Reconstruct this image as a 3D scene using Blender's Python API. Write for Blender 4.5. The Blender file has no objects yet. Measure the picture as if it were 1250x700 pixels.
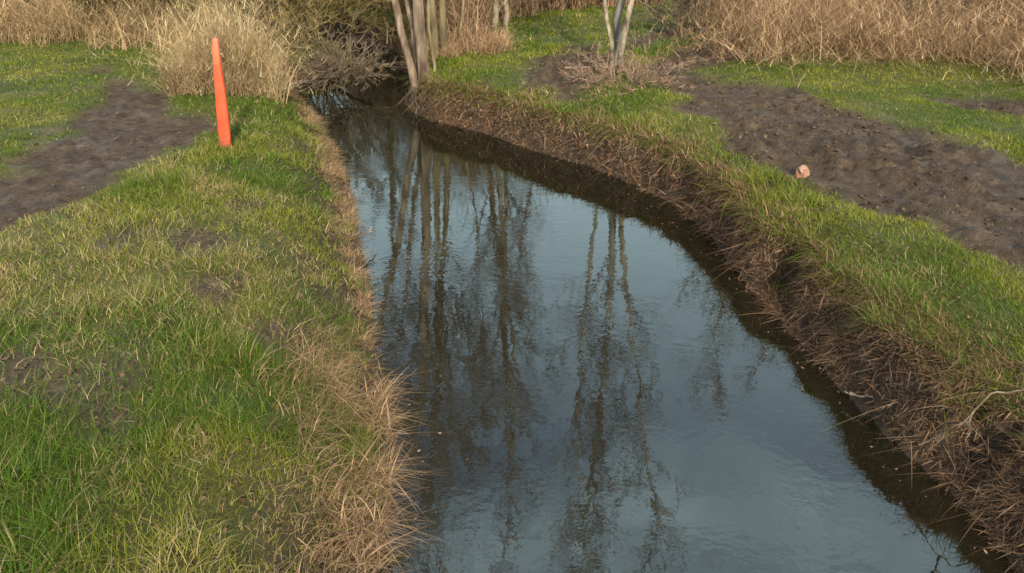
import bpy, math
import numpy as np
from mathutils import Vector

C = bpy.context.scene.collection
R = math.radians
rng = np.random.default_rng(7)

# ------------------------------------------------------------------ camera
CAM_H, PITCH, F = 3.1, R(18), 900.0
cam = bpy.data.cameras.new('camera')
cam.sensor_width = 36.0
cam.lens = F / 1250 * 36
cam.shift_y = -168 / 1250
cam.clip_end = 2000
co = bpy.data.objects.new('camera', cam)
co.location = (0, 0, CAM_H)
co.rotation_euler = (R(90) - PITCH, 0, 0)
C.objects.link(co)
bpy.context.scene.camera = co
cp, sp = math.cos(PITCH), math.sin(PITCH)


def at(x, y, z=0.0):
    """where the sight line through a photo point meets the level z"""
    u, v = (x - 625) / F, -(y - 182) / F
    d = (u, cp + v * sp, -sp + v * cp)
    t = (z - CAM_H) / d[2]
    return np.array((d[0] * t, d[1] * t, z))


def at_depth(x, y, Y):
    u, v = (x - 625) / F, -(y - 182) / F
    t = Y / (cp + v * sp)
    return np.array((u * t, Y, CAM_H + t * (-sp + v * cp)))


def project(P):
    x, y, z = P[:, 0], P[:, 1], P[:, 2] - CAM_H
    dep = y * cp - z * sp
    dep = np.where(dep < 0.2, 0.2, dep)
    return 625 + F * x / dep, 182 - F * (y * sp + z * cp) / dep


# ------------------------------------------------------------------ noise and shape helpers
_tab = np.random.default_rng(3).random((256, 256))


def vnoise(x, y):
    xi, yi = np.floor(x).astype(int), np.floor(y).astype(int)
    fx, fy = x - xi, y - yi
    fx, fy = fx * fx * (3 - 2 * fx), fy * fy * (3 - 2 * fy)
    a = _tab[xi & 255, yi & 255]; b = _tab[(xi + 1) & 255, yi & 255]
    c = _tab[xi & 255, (yi + 1) & 255]; d = _tab[(xi + 1) & 255, (yi + 1) & 255]
    return (a * (1 - fx) + b * fx) * (1 - fy) + (c * (1 - fx) + d * fx) * fy


def fbm(x, y, s=1.0, o=4, off=0.0):
    t, amp, n = 0, 1.0, 0
    for i in range(o):
        k = s * 2 ** i
        t = t + amp * vnoise(x * k + off + i * 17.3, y * k - off + i * 9.1); n += amp; amp *= 0.5
    return t / n


def ss(a, b, x):
    t = np.clip((x - a) / (b - a), 0, 1)
    return t * t * (3 - 2 * t)


def dist_line(x, y, pl):
    best = np.full(x.shape, 1e9)
    for (x0, y0), (x1, y1) in zip(pl[:-1], pl[1:]):
        dx, dy = x1 - x0, y1 - y0
        t = np.clip(((x - x0) * dx + (y - y0) * dy) / (dx * dx + dy * dy), 0, 1)
        best = np.minimum(best, np.hypot(x - x0 - t * dx, y - y0 - t * dy))
    return best


def inside(x, y, poly):
    r = np.zeros(x.shape, bool)
    n = len(poly)
    for i in range(n):
        x0, y0 = poly[i]; x1, y1 = poly[(i + 1) % n]
        if y0 == y1: continue
        c = ((y0 > y) != (y1 > y)) & (x < (x1 - x0) * (y - y0) / (y1 - y0) + x0)
        r ^= c
    return r


def poly_sd(x, y, poly):
    d = dist_line(x, y, list(poly) + [poly[0]])
    return np.where(inside(x, y, poly), d, -d)          # positive inside


def ground_pts(pts, z): return [tuple(at(a, b, z)[:2]) for a, b in pts]


# ------------------------------------------------------------------ the plan of the brook and paths
left_edge = [(-0.6, -60.0), (-0.6, 0.0), (-0.6, 2.2)] + ground_pts(
    [(470, 690), (474, 640), (482, 540), (474, 480), (456, 430), (452, 360), (438, 300), (428, 240), (413, 190),
     (388, 145), (362, 117), (345, 104), (375, 97), (440, 89), (455, 81)], 0) + [(-3.6, 16.4), (-5.2, 17.6), (-9, 18.8), (-16, 21), (-60, 30)]
right_edge = [(2.5, -60.0), (2.55, 0.0)] + ground_pts(
    [(1240, 690), (1208, 650), (1165, 600), (1095, 540), (1035, 480), (972, 410), (915, 350), (872, 290), (826, 250),
     (775, 225), (718, 202), (650, 183), (600, 164), (530, 148), (505, 136), (497, 122), (503, 100), (498, 84)], 0) + [(-2.5, 16.6), (-4.4, 18.6), (-9, 20.4), (-16, 23), (-60, 33)]
channel = left_edge + right_edge[::-1]

left_path = ground_pts([(-500, 380), (-500, 330), (-150, 250), (0, 212), (62, 168), (105, 130), (122, 100), (118, 84), (134, 84), (165, 108), (212, 128), (262, 142),
                        (264, 158), (215, 190), (150, 226), (80, 258), (0, 288), (-150, 340)], 0.62)
right_track = ground_pts([(770, 80), (850, 92), (905, 101), (965, 111), (1015, 126), (1065, 140), (1130, 156), (1250, 190), (1600, 300),
                          (1600, 470), (1250, 322), (1170, 294), (1100, 262), (1020, 228), (955, 204), (900, 180), (855, 145), (830, 118), (790, 98)], 0.65)
back_mud = ground_pts([(625, 92), (650, 72), (690, 58), (735, 54), (730, 80), (725, 104), (690, 112), (650, 102)], 0.65)
dark_mud = ground_pts([(790, 70), (835, 56), (880, 52), (950, 50), (960, 72), (870, 82), (800, 86)], 0.65)
streak_mud = ground_pts([(1135, 118), (1200, 114), (1400, 130), (1400, 160), (1250, 146), (1170, 132)], 0.65)
far_path = ground_pts([(705, 76), (760, 54), (800, 38), (870, 27), (880, 35), (820, 45), (772, 64), (735, 84)], 0.65)
MUDS = [(far_path, 0.35), (left_path, 0.25), (right_track, 0.22), (back_mud, 0.35), (dark_mud, 0.3), (streak_mud, 0.25)]
bare_spots = [(at(110, 480, .6), .34), (at(235, 300, .6), .30), (at(150, 300, .6), .25), (at(20, 465, .6), .25), (at(300, 245, .6), .2), (at(345, 385, .6), .22), (at(270, 345, .6), .25), (at(130, 520, .6), .2)]


def fields(x, y):
    dl, dr = dist_line(x, y, left_edge), dist_line(x, y, right_edge)
    ins = inside(x, y, channel)
    d = np.minimum(dl, dr)
    d = np.where(ins, -d, d)
    w_left = ss(-0.4, 0.4, dr - dl)
    mud = np.zeros(x.shape)
    wob = (fbm(x, y, 1.6, 4, 5.0) - 0.5)
    for poly, soft in MUDS:
        s = poly_sd(x, y, poly) + wob * 0.9
        mud = np.maximum(mud, ss(-soft * 0.6, soft, s))
    return d, w_left, mud


def height(x, y, f=None):
    d, wl, mud = f if f is not None else fields(x, y)
    j = d + (fbm(x, y, 2.2, 3, 2.0) - 0.5) * (0.30 + 0.38 * (1 - wl)) * ss(-0.3, 0.15, d)
    hl = 0.50 * ss(0.0, 0.8, j) + 0.15 * ss(0.5, 1.6, j)
    hr = 0.52 * ss(0.0, 0.24, j + .08) + 0.12 * ss(.3, 1.3, j)
    bed = -0.4 * ss(0, 0.5, -d)
    land = wl * hl + (1 - wl) * hr + 0.06 * (fbm(x, y, 0.45, 3, 8) - .5) + 0.05 * (fbm(x, y, 2.5, 3, 1) - .5) * ss(0.1, .6, d)
    dry = ss(0.02, 0.3, d)
    right = (1 - wl)
    ua, va = x * .49 - y * .87, x * .87 + y * .49          # along and across the right track
    clod = np.abs(fbm(ua * .55, va * 1.5, 2.6, 3, 31) - .5) * 1.0 + np.abs(fbm(ua * .5, va * 1.2, 5.0, 3, 71) - .5) * 2.0 + (fbm(x, y, 10.0, 2, 171) - .5) * .5
    land = np.maximum(land, .05)
    h = np.where(d < 0, bed, land * ss(-.02, .12, d) + 0.01)
    h = h - mud * 0.045 * dry + mud * dry * (clod - .25) * (0.07 + 0.11 * right * ss(.35, .6, fbm(x, y, .7, 2, 19) + .12))
    far = np.hypot(x, y)
    return h + 0.012 * np.clip(far - 30, 0, 200) * ss(1, 6, d)


# ------------------------------------------------------------------ mesh and material helpers
def tag(o, label=None, cat=None, group=None, kind=None):
    for k, v in (('label', label), ('category', cat), ('group', group), ('kind', kind)):
        if v: o[k] = v
    return o


def link(name, me, mat, parent=None):
    o = bpy.data.objects.new(name, me)
    C.objects.link(o)
    if mat: me.materials.append(mat)
    if parent is not None:
        o.parent = parent
        o.matrix_parent_inverse.identity()
    return o


def thing(name, label, cat, loc, group=None):
    o = bpy.data.objects.new(name, None); C.objects.link(o)
    o.location = loc; o.empty_display_size = .2
    return tag(o, label, cat, group)


def raw_mesh(name, V, faces_by_size, col=None, smooth=False):
    """faces_by_size: list of (n,k) int arrays"""
    me = bpy.data.meshes.new(name)
    me.vertices.add(len(V)); me.vertices.foreach_set('co', np.ascontiguousarray(V, np.float32).ravel())
    loops = np.concatenate([f.ravel() for f in faces_by_size])
    sizes = np.concatenate([np.full(len(f), f.shape[1]) for f in faces_by_size])
    starts = np.concatenate([[0], np.cumsum(sizes)[:-1]])
    me.loops.add(len(loops)); me.loops.foreach_set('vertex_index', loops.astype(np.int32))
    me.polygons.add(len(sizes)); me.polygons.foreach_set('loop_start', starts.astype(np.int32))
    if smooth: me.polygons.foreach_set('use_smooth', np.ones(len(sizes), bool))
    me.update(calc_edges=True)
    if col is not None:
        a = me.color_attributes.new('tint', 'FLOAT_COLOR', 'POINT')
        a.data.foreach_set('color', np.concatenate([col, np.ones((len(col), 1))], 1).astype(np.float32).ravel())
    return me


def blades(P, H, W, yaw, lean, bend, col, segs=3, width_pow=1.3):
    """ribbons that start at P, lean along yaw and curl over; returns V, faces, colours"""
    n = len(P)
    dirx, diry = np.cos(yaw), np.sin(yaw)
    fa = yaw + np.pi / 2 + rng.normal(0, .9, n)
    wx, wy = np.cos(fa), np.sin(fa)
    V = np.zeros((n, 2 * segs + 1, 3))
    for i in range(segs + 1):
        t = i / segs
        out = H * (np.sin(lean) * t + bend * t * t)
        up = H * (np.cos(lean) * t - 0.55 * np.abs(bend) * t * t)
        c = np.stack([P[:, 0] + dirx * out, P[:, 1] + diry * out, P[:, 2] + up], 1)
        w = W * 0.5 * (1 - t ** width_pow)
        if i < segs:
            V[:, 2 * i] = c + np.stack([wx * w, wy * w, 0 * w], 1)
            V[:, 2 * i + 1] = c - np.stack([wx * w, wy * w, 0 * w], 1)
        else:
            V[:, 2 * i] = c
    k = 2 * segs + 1
    base = (np.arange(n) * k)[:, None]
    quads = np.concatenate([base + np.array([[2 * i, 2 * i + 1, 2 * i + 3, 2 * i + 2]]) for i in range(segs - 1)]) if segs > 1 else np.zeros((0, 4), int)
    tris = base + np.array([[2 * segs - 2, 2 * segs - 1, 2 * segs]])
    return V.reshape(-1, 3), quads, tris, np.repeat(col, k, 0)


class Heap:
    """collects ribbons into one mesh"""
    def __init__(self): self.v, self.q, self.t, self.c, self.n = [], [], [], [], 0

    def add(self, V, q, t, c):
        self.v.append(V); self.q.append(q + self.n); self.t.append(t + self.n); self.c.append(c); self.n += len(V)

    def build(self, name, mat, parent=None):
        V = np.concatenate(self.v)
        if parent is not None: V = V - np.array(parent.location)
        me = raw_mesh(name, V, [np.concatenate(self.q), np.concatenate(self.t)], np.concatenate(self.c))
        return link(name, me, mat, parent)


def tubes(lines, parent=None, name='trunk', mat=None):
    """lines: list of (pts (k,3), radii (k,), sides) -> one mesh object"""
    Vs, Fs, n = [], [], 0
    off = np.array(parent.location) if parent is not None else np.zeros(3)
    for pts, rad, sides in lines:
        pts = np.asarray(pts); rad = np.asarray(rad); k = len(pts)
        tan = np.gradient(pts, axis=0); tan /= np.linalg.norm(tan, axis=1)[:, None] + 1e-9
        ref = np.array((1.0, 0.13, 0)) if abs(tan[0, 0]) < .8 else np.array((0, 1.0, .1))
        a = np.cross(tan, ref); a /= np.linalg.norm(a, axis=1)[:, None] + 1e-9
        b = np.cross(tan, a)
        th = np.arange(sides) * 2 * np.pi / sides
        ring = pts[:, None] + rad[:, None, None] * (np.cos(th)[None, :, None] * a[:, None] + np.sin(th)[None, :, None] * b[:, None])
        Vs.append(ring.reshape(-1, 3))
        i, j = np.meshgrid(np.arange(k - 1), np.arange(sides), indexing='ij')
        j2 = (j + 1) % sides
        Fs.append(n + np.stack([i * sides + j, i * sides + j2, (i + 1) * sides + j2, (i + 1) * sides + j], -1).reshape(-1, 4))
        n += k * sides
    return link(name, raw_mesh(name, np.concatenate(Vs) - off, [np.concatenate(Fs)], smooth=True), mat, parent)


def nodes(name):
    m = bpy.data.materials.new(name); m.use_nodes = True
    nt = m.node_tree; nt.nodes.clear()
    return m, nt, (lambda t, **k: _new(nt, t, k))


def _new(nt, t, k):
    n = nt.nodes.new(t)
    for a, b in k.items(): setattr(n, a, b)
    return n


def ribbon_mat(name, trans=0.3, rough_spec=0.0):
    m, nt, N = nodes(name); L = nt.links.new
    at_ = N('ShaderNodeAttribute', attribute_name='tint')
    d = N('ShaderNodeBsdfDiffuse'); t = N('ShaderNodeBsdfTranslucent'); mx = N('ShaderNodeMixShader'); o = N('ShaderNodeOutputMaterial')
    mx.inputs[0].default_value = trans
    L(at_.outputs['Color'], d.inputs[0]); L(at_.outputs['Color'], t.inputs[0])
    L(d.outputs[0], mx.inputs[1]); L(t.outputs[0], mx.inputs[2])
    if rough_spec:
        g = N('ShaderNodeBsdfGlossy'); g.inputs['Roughness'].default_value = .45; g.inputs['Color'].default_value = (1, 1, 1, 1)
        m2 = N('ShaderNodeMixShader'); m2.inputs[0].default_value = rough_spec
        L(mx.outputs[0], m2.inputs[1]); L(g.outputs[0], m2.inputs[2]); L(m2.outputs[0], o.inputs[0])
    else:
        L(mx.outputs[0], o.inputs[0])
    return m


def bark_mat(name, c1, c2, c3, scale=9, stretch=0.25):
    m, nt, N = nodes(name); L = nt.links.new
    tc = N('ShaderNodeTexCoord'); mp = N('ShaderNodeMapping'); mp.inputs['Scale'].default_value = (1, 1, stretch)
    n1 = N('ShaderNodeTexNoise'); n1.inputs['Scale'].default_value = scale; n1.inputs['Detail'].default_value = 6
    r = N('ShaderNodeValToRGB'); e = r.color_ramp.elements
    e[0].position, e[0].color = .32, (*c1, 1); e[1].position, e[1].color = .66, (*c3, 1)
    k = e.new(.5); k.color = (*c2, 1)
    n2 = N('ShaderNodeTexNoise'); n2.inputs['Scale'].default_value = scale * 5; n2.inputs['Detail'].default_value = 4
    bp = N('ShaderNodeBump'); bp.inputs['Strength'].default_value = .6; bp.inputs['Distance'].default_value = .02
    p = N('ShaderNodeBsdfPrincipled'); p.inputs['Roughness'].default_value = .85; p.inputs['Specular IOR Level'].default_value = .2
    o = N('ShaderNodeOutputMaterial')
    L(tc.outputs['Object'], mp.inputs[0]); L(mp.outputs[0], n1.inputs[0]); L(mp.outputs[0], n2.inputs[0])
    L(n1.outputs[0], r.inputs[0]); L(r.outputs[0], p.inputs['Base Color']); L(n2.outputs[0], bp.inputs['Height'])
    L(bp.outputs[0], p.inputs['Normal']); L(p.outputs[0], o.inputs[0])
    return m


M_grass = ribbon_mat('grass_blades', .38, .012)
M_dry = ribbon_mat('dry_stems', .25)
M_twig = ribbon_mat('thin_twigs', .05)
M_alder = bark_mat('pinkish_brown_bark', (.05, .036, .025), (.14, .103, .073), (.26, .195, .14), 9)
M_olive_bark = bark_mat('olive_tan_bark', (.07, .055, .03), (.15, .12, .065), (.25, .20, .115), 7)
M_pale = bark_mat('pale_cream_bark', (.06, .045, .03), (.21, .175, .125), (.34, .29, .215), 11, .5)
M_grey = bark_mat('grey_bark', (.09, .085, .07), (.18, .165, .14), (.27, .25, .215), 7)
M_brown = bark_mat('brown_twig_bark', (.08, .06, .042), (.14, .105, .072), (.21, .16, .11), 8)
M_dark = bark_mat('dark_wet_bark', (.03, .022, .016), (.06, .045, .033), (.11, .085, .06), 9)
M_olive_twig = bark_mat('olive_twig_bark', (.09, .07, .028), (.19, .148, .058), (.31, .24, .10), 5)
M_deadwood = bark_mat('bleached_dead_wood', (.08, .06, .045), (.17, .13, .095), (.30, .24, .18), 9)


# ------------------------------------------------------------------ ground (one sheet) and water
def axis(lo, a, b, hi, step):
    mid = np.arange(a, b, step)
    def grow(start, end):
        out, s, p = [], step, start
        while abs(p - start) < abs(end - start):
            s *= 1.16; p = p + s * np.sign(end - start); out.append(p)
        return np.array(out)
    return np.concatenate([grow(a, lo)[::-1], mid, grow(b, hi)])


xs = axis(-500, -8.0, 8.5, 500, 0.045)
ys = axis(-120, 1.5, 17.0, 700, 0.045)
X, Y = np.meshgrid(xs, ys, indexing='xy')
fx = X.ravel(); fy = Y.ravel()
fl = fields(fx, fy)
Z = height(fx, fy, fl)
nx, ny = len(xs), len(ys)
ii, jj = np.meshgrid(np.arange(ny - 1), np.arange(nx - 1), indexing='ij')
quads = np.stack([ii * nx + jj, ii * nx + jj + 1, (ii + 1) * nx + jj + 1, (ii + 1) * nx + jj], -1).reshape(-1, 4)
bare = np.zeros(fx.shape)
def bareness(x, y):
    b = np.zeros(x.shape)
    w = fbm(x, y, 3.0, 3, 44)
    for c, r in bare_spots:
        b = np.maximum(b, 1 - ss(.5, 1.25, np.hypot(x - c[0], y - c[1]) / r * (.6 + .8 * w)))
    return b
bare = bareness(fx, fy)
masks = np.stack([fl[2] * ss(0.05, .3, fl[0]), np.clip(1 - ss(0.25, .75, fl[0] + .3 * (fbm(fx, fy, 3, 2) - .5)), 0, 1), bare], 1)
gm = raw_mesh('ground', np.stack([fx, fy, Z], 1), [quads], masks, smooth=True)

m, nt, N = nodes('earth_and_turf'); L = nt.links.new
a = N('ShaderNodeAttribute', attribute_name='tint'); sep = N('ShaderNodeSeparateColor'); L(a.outputs['Color'], sep.inputs[0])
tc = N('ShaderNodeTexCoord')
def noise(sc, det=5, rough=.6):
    n = N('ShaderNodeTexNoise'); n.inputs['Scale'].default_value = sc; n.inputs['Detail'].default_value = det; n.inputs['Roughness'].default_value = rough
    L(tc.outputs['Object'], n.inputs[0]); return n
def ramp(src, stops):
    r = N('ShaderNodeValToRGB'); e = r.color_ramp.elements
    while len(e) < len(stops): e.new(.5)
    for k, (p, c) in zip(e, stops): k.position = p; k.color = (*c, 1)
    L(src, r.inputs[0]); return r
def mix(f, A, B):
    x = N('ShaderNodeMix', data_type='RGBA'); L(f, x.inputs[0]); L(A, x.inputs[6]); L(B, x.inputs[7]); return x.outputs[2]
turf = ramp(noise(2.2).outputs[0], [(.3, (.05, .065, .013)), (.5, (.09, .10, .022)), (.7, (.16, .14, .045))])
n_mud = noise(6.0, 10, .78)
mudc = ramp(n_mud.outputs[0], [(.30, (.026, .017, .011)), (.44, (.066, .044, .028)), (.56, (.108, .076, .049)), (.74, (.23, .165, .105))])
bank = ramp(noise(9, 6, .7).outputs[0], [(.3, (.02, .014, .009)), (.55, (.07, .048, .032)), (.75, (.16, .11, .075))])
barec = ramp(noise(14, 5, .7).outputs[0], [(.3, (.04, .03, .02)), (.5, (.09, .065, .04)), (.7, (.20, .15, .10))])
c = mix(sep.outputs[2], turf.outputs[0], barec.outputs[0])
c = mix(sep.outputs[0], c, mudc.outputs[0])
c = mix(sep.outputs[1], c, bank.outputs[0])
bp = N('ShaderNodeBump'); bp.inputs['Strength'].default_value = 1.0; bp.inputs['Distance'].default_value = .07
L(noise(16, 8, .75).outputs[0], bp.inputs['Height'])
p = N('ShaderNodeBsdfPrincipled'); p.inputs['Roughness'].default_value = .62; p.inputs['Specular IOR Level'].default_value = .35
wet = N('ShaderNodeMapRange'); wet.inputs[1].default_value = .40; wet.inputs[2].default_value = .56; wet.inputs[3].default_value = .42; wet.inputs[4].default_value = .85
L(noise(1.6, 4).outputs[0], wet.inputs[0]); L(wet.outputs[0], p.inputs['Roughness'])
L(c, p.inputs['Base Color']); L(bp.outputs[0], p.inputs['Normal'])
o = N('ShaderNodeOutputMaterial'); L(p.outputs[0], o.inputs[0])
tag(link('ground', gm, m), kind='structure')

m, nt, N = nodes('brook_water'); L = nt.links.new
tc = N('ShaderNodeTexCoord'); mp = N('ShaderNodeMapping'); mp.inputs['Scale'].default_value = (1, 1.25, 1); L(tc.outputs['Object'], mp.inputs[0])
def wn(sc, det):
    n = N('ShaderNodeTexNoise'); n.inputs['Scale'].default_value = sc; n.inputs['Detail'].default_value = det; L(mp.outputs[0], n.inputs[0]); return n
b1 = N('ShaderNodeBump'); b1.inputs['Strength'].default_value = 1; b1.inputs['Distance'].default_value = .0013
b2 = N('ShaderNodeBump'); b2.inputs['Distance'].default_value = .0012
patch = N('ShaderNodeMapRange'); patch.inputs[1].default_value = .42; patch.inputs[2].default_value = .62; patch.inputs[3].default_value = .25; patch.inputs[4].default_value = 1
L(wn(.9, 2).outputs[0], patch.inputs[0]); L(patch.outputs[0], b2.inputs['Strength'])
L(wn(3.2, 2).outputs[0], b1.inputs['Height']); L(wn(13, 2).outputs[0], b2.inputs['Height']); L(b1.outputs[0], b2.inputs['Normal'])
df = N('ShaderNodeBsdfDiffuse'); df.inputs[0].default_value = (.011, .009, .0045, 1)
gl = N('ShaderNodeBsdfGlossy'); gl.inputs['Roughness'].default_value = .02; gl.inputs['Color'].default_value = (.87, 1, .99, 1)
lw = N('ShaderNodeFresnel'); lw.inputs['IOR'].default_value = 2.35
L(b2.outputs[0], gl.inputs['Normal']); L(b2.outputs[0], lw.inputs['Normal'])
mx = N('ShaderNodeMixShader'); o = N('ShaderNodeOutputMaterial')
L(lw.outputs[0], mx.inputs[0]); L(df.outputs[0], mx.inputs[1]); L(gl.outputs[0], mx.inputs[2]); L(mx.outputs[0], o.inputs[0])
V = np.array([(-60, -70, 0), (14, -70, 0), (14, 45, 0), (-60, 45, 0)], float)
tag(link('water', raw_mesh('water', V, [np.array([[0, 1, 2, 3]])]), m), kind='structure')


# ------------------------------------------------------------------ ribbons of grass
def scatter(band, dens, xr=(-14, 16), margin=600):
    y0, y1 = band
    w = xr[1] - xr[0]
    n = int(dens * w * (y1 - y0))
    x = rng.uniform(*xr, n); y = rng.uniform(y0, y1, n)
    k = np.abs(x) < (y * .95 + 3.2)
    x, y = x[k], y[k]
    f = fields(x, y); z = height(x, y, f)
    u, v = project(np.stack([x, y, z + .05], 1))
    ok = (u > -margin) & (u < 1250 + margin) & (v > -60) & (v < 900) & (z > .02)
    return x[ok], y[ok], z[ok], tuple(a[ok] for a in f)


def lerp(a, b, t): return np.asarray(a) * (1 - t[:, None]) + np.asarray(b) * t[:, None]


BANDS = [((1.6, 3.6), 9800, .0036), ((3.6, 5.2), 8000, .0043), ((5.2, 7), 5400, .0056), ((7, 10), 3000, .0080), ((10, 14), 1200, .013), ((14, 24), 300, .026)]
EDGE_L, EDGE_R = .24, .28
tan_zones = [(at(190, 330, .6), 1.25), (at(60, 300, .6), .9), (at(330, 600, .6), .5), (at(300, 680, .6), .6), (at(420, 560, .6), .35), (at(170, 210, .6), .7), (at(330, 300, .6), .6),
             (at(840, 150, .6), 1.0), (at(700, 105, .6), 1.1), (at(850, 110, .6), .8)]
lush_zones = [(at(40, 560, .6), .75), (at(330, 470, .6), .45), (at(410, 330, .6), .45), (at(40, 420, .6), .4), (at(350, 200, .6), .8), (at(210, 400, .6), .3), (at(640, 135, .6), .8), (at(820, 60, .6), 1.2)]
def zone(x, y, zs):
    r = np.zeros(x.shape); wv = fbm(x, y, 2.2, 3, 101)
    for c, q in zs: r = np.maximum(r, 1 - ss(.3, 1.2, np.hypot(x - c[0], y - c[1]) / q * (.55 + .9 * wv)))
    return r
heaps = {'left': Heap(), 'right': Heap()}
for band, dens, w in BANDS:
    x, y, z, (d, wl, mud) = scatter(band, dens)
    tall = fbm(x, y, 1.3, 3, 12); fine = fbm(x, y, 4.5, 3, 61); mid = fbm(x, y, 1.7, 3, 77)
    tz, lz = zone(x, y, tan_zones), zone(x, y, lush_zones)
    yel = np.clip(ss(.38, .64, fbm(x, y, .8, 4, 21)) * .75 + .45 * tz - .75 * lz + .1, 0, 1)
    br = bareness(x, y)
    edge = np.where(wl > .5, ss(EDGE_L - .3, EDGE_L + .1, d + (fine - .5) * .7), ss(EDGE_R - .2, EDGE_R + .12, d + (fine - .5) * .6))
    keep = rng.random(len(x)) < (1 - np.clip(mud * 1.35 - .25 * ss(.5, .68, mid) * (wl < .5) - .3 * ss(.52, .7, fine), 0, .985)) * edge * (1 - .75 * br) * (.45 + .55 * ss(.3, .52, fine)) * (1 - .35 * tz)
    x, y, z, d, wl, tall, yel, fine, mid, tz, lz, mud = [q[keep] for q in (x, y, z, d, wl, tall, yel, fine, mid, tz, lz, mud)]
    n = len(x)
    mown = (x < -3.6) & (y > 6.0) | (x > 3) & (y > 8)
    H = (.026 + .070 * tall + .045 * rng.random(n) ** 2) * np.where(mown, .75, 1) * (1 + .25 * lz) * (1 - .6 * mud) * (1 + .9 * ss(.62, .72, fbm(x, y, 2.6, 2, 140)) * ~mown)
    col = lerp((.078, .150, .013), (.250, .262, .032), np.clip(yel + rng.normal(0, .25, n), 0, 1))
    dead = rng.random(n) < np.clip(.10 + .42 * tz * (.4 + fine) + .55 * ss(.52, .72, mid) * ss(.35, .6, fine) * (1 - lz) + .6 * mud, 0, .85) * np.where(mown, .45, 1) * np.where(wl < .5, .5, 1)
    tan = lerp((.24, .17, .075), (.58, .46, .24), rng.random(n))
    col = np.where(dead[:, None], tan, col) * (1 + rng.normal(0, .18, n))[:, None]
    col = np.clip(col, .012, .6)
    lean = np.abs(rng.normal(.5, .38, n)); bend = np.abs(rng.normal(.35, .35, n)) + .3 * dead * rng.random(n)
    yaw = rng.uniform(0, 2 * np.pi, n) + .5 * np.sin(3 * x + 2 * y)
    P = np.stack([x, y, z - .01], 1)
    for side, msk in (('left', wl > .5), ('right', wl <= .5)):
        if msk.any(): heaps[side].add(*blades(P[msk], H[msk], w * (.7 + .7 * rng.random(msk.sum())), yaw[msk], lean[msk], bend[msk], col[msk], 3))
for side in heaps:
    g = heaps[side].build('grass', M_grass)
    tag(g, {'left': 'green and yellowing grass covering the left bank around the orange post', 'right': 'green grass along the right bank beside the muddy track'}[side], 'grass', kind='stuff')


# ------------------------------------------------------------------ dry growth along both banks
def along(line, n, t_range, dlo, dhi):
    """n random points beside a bank line, pushed away from the water by dlo..dhi"""
    pl = np.array(line); seg = np.linalg.norm(np.diff(pl, axis=0), axis=1); cum = np.concatenate([[0], np.cumsum(seg)])
    ymask = [i for i in range(len(pl)) if t_range[0] <= pl[i, 1] <= t_range[1]]
    s = rng.uniform(cum[ymask[0]], cum[ymask[-1]], n)
    px_ = np.interp(s, cum, pl[:, 0]); py_ = np.interp(s, cum, pl[:, 1])
    e = .15
    tx = np.interp(s + e, cum, pl[:, 0]) - np.interp(s - e, cum, pl[:, 0]); ty = np.interp(s + e, cum, pl[:, 1]) - np.interp(s - e, cum, pl[:, 1])
    ln = np.hypot(tx, ty) + 1e-9
    nx_, ny_ = ty / ln, -tx / ln                         # to the right of the direction of travel
    return px_, py_, nx_, ny_, rng.uniform(dlo, dhi, n)


def dry_col(n, kind):
    if kind == 'pink': a, b = (.17, .105, .065), (.50, .34, .215)
    elif kind == 'brown': a, b = (.075, .045, .028), (.30, .185, .115)
    else: a, b = (.24, .16, .075), (.52, .38, .20)
    return np.clip(lerp(a, b, rng.random(n) ** 1.2) * (1 + rng.normal(0, .12, n))[:, None], .01, .7)


hp = Heap()
n = 110000
x, y, ax, ay, off = along(left_edge, n, (-.5, 14.8), -.06, .95)
near = 1 - ss(3.6, 5.6, y)
clump = fbm(x, y, 1.6, 3, 3)
x2, y2 = x - ax * off, y - ay * off
z = height(x2, y2); tuft = fbm(x2, y2, 5, 2, 23)
lim = (.26 + .24 * near) * (.4 + 1.2 * clump)
k = (rng.random(n) < (1 - ss(lim * .75, lim * 1.35, off)) * (.75 + .25 * near) * (.35 + .65 * ss(.35, .55, tuft))) & (z > .008)
x2, y2, z, ax, ay, off, near, tuft = [q[k] for q in (x2, y2, z, ax, ay, off, near, tuft)]
m_ = len(x2)
yaw = np.arctan2(ay, ax) + rng.normal(0, 1.5, m_)
H = (.04 + .09 * rng.random(m_) + .15 * near * rng.random(m_) ** 2.2) * (.5 + .9 * tuft)
up = rng.random(m_) < .25
c_ = dry_col(m_, 'pink') * (.4 + 1.1 * tuft)[:, None]; st = rng.random(m_) < .25
c_ = np.where(st[:, None], dry_col(m_, 'straw') * .9, c_)
c_ = np.where((rng.random(m_) < .22 * ss(.15, .5, off))[:, None], np.array((.12, .15, .03)), c_)
hp.add(*blades(np.stack([x2, y2, z - .01 + .10 * rng.random(m_) ** 2 * near], 1), H, (.0045 + .0045 * ss(4, 9, y2)) * (.6 + .8 * rng.random(m_)), yaw, np.where(up, np.abs(rng.normal(.3, .3, m_)), np.abs(rng.normal(.95, .4, m_))), np.abs(rng.normal(.7, .6, m_)), np.clip(c_, .01, .7), 4))
tag(hp.build('dry_grass', M_dry), 'pinkish dry grass hanging over the left edge of the brook', 'dry grass', kind='stuff')

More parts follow.
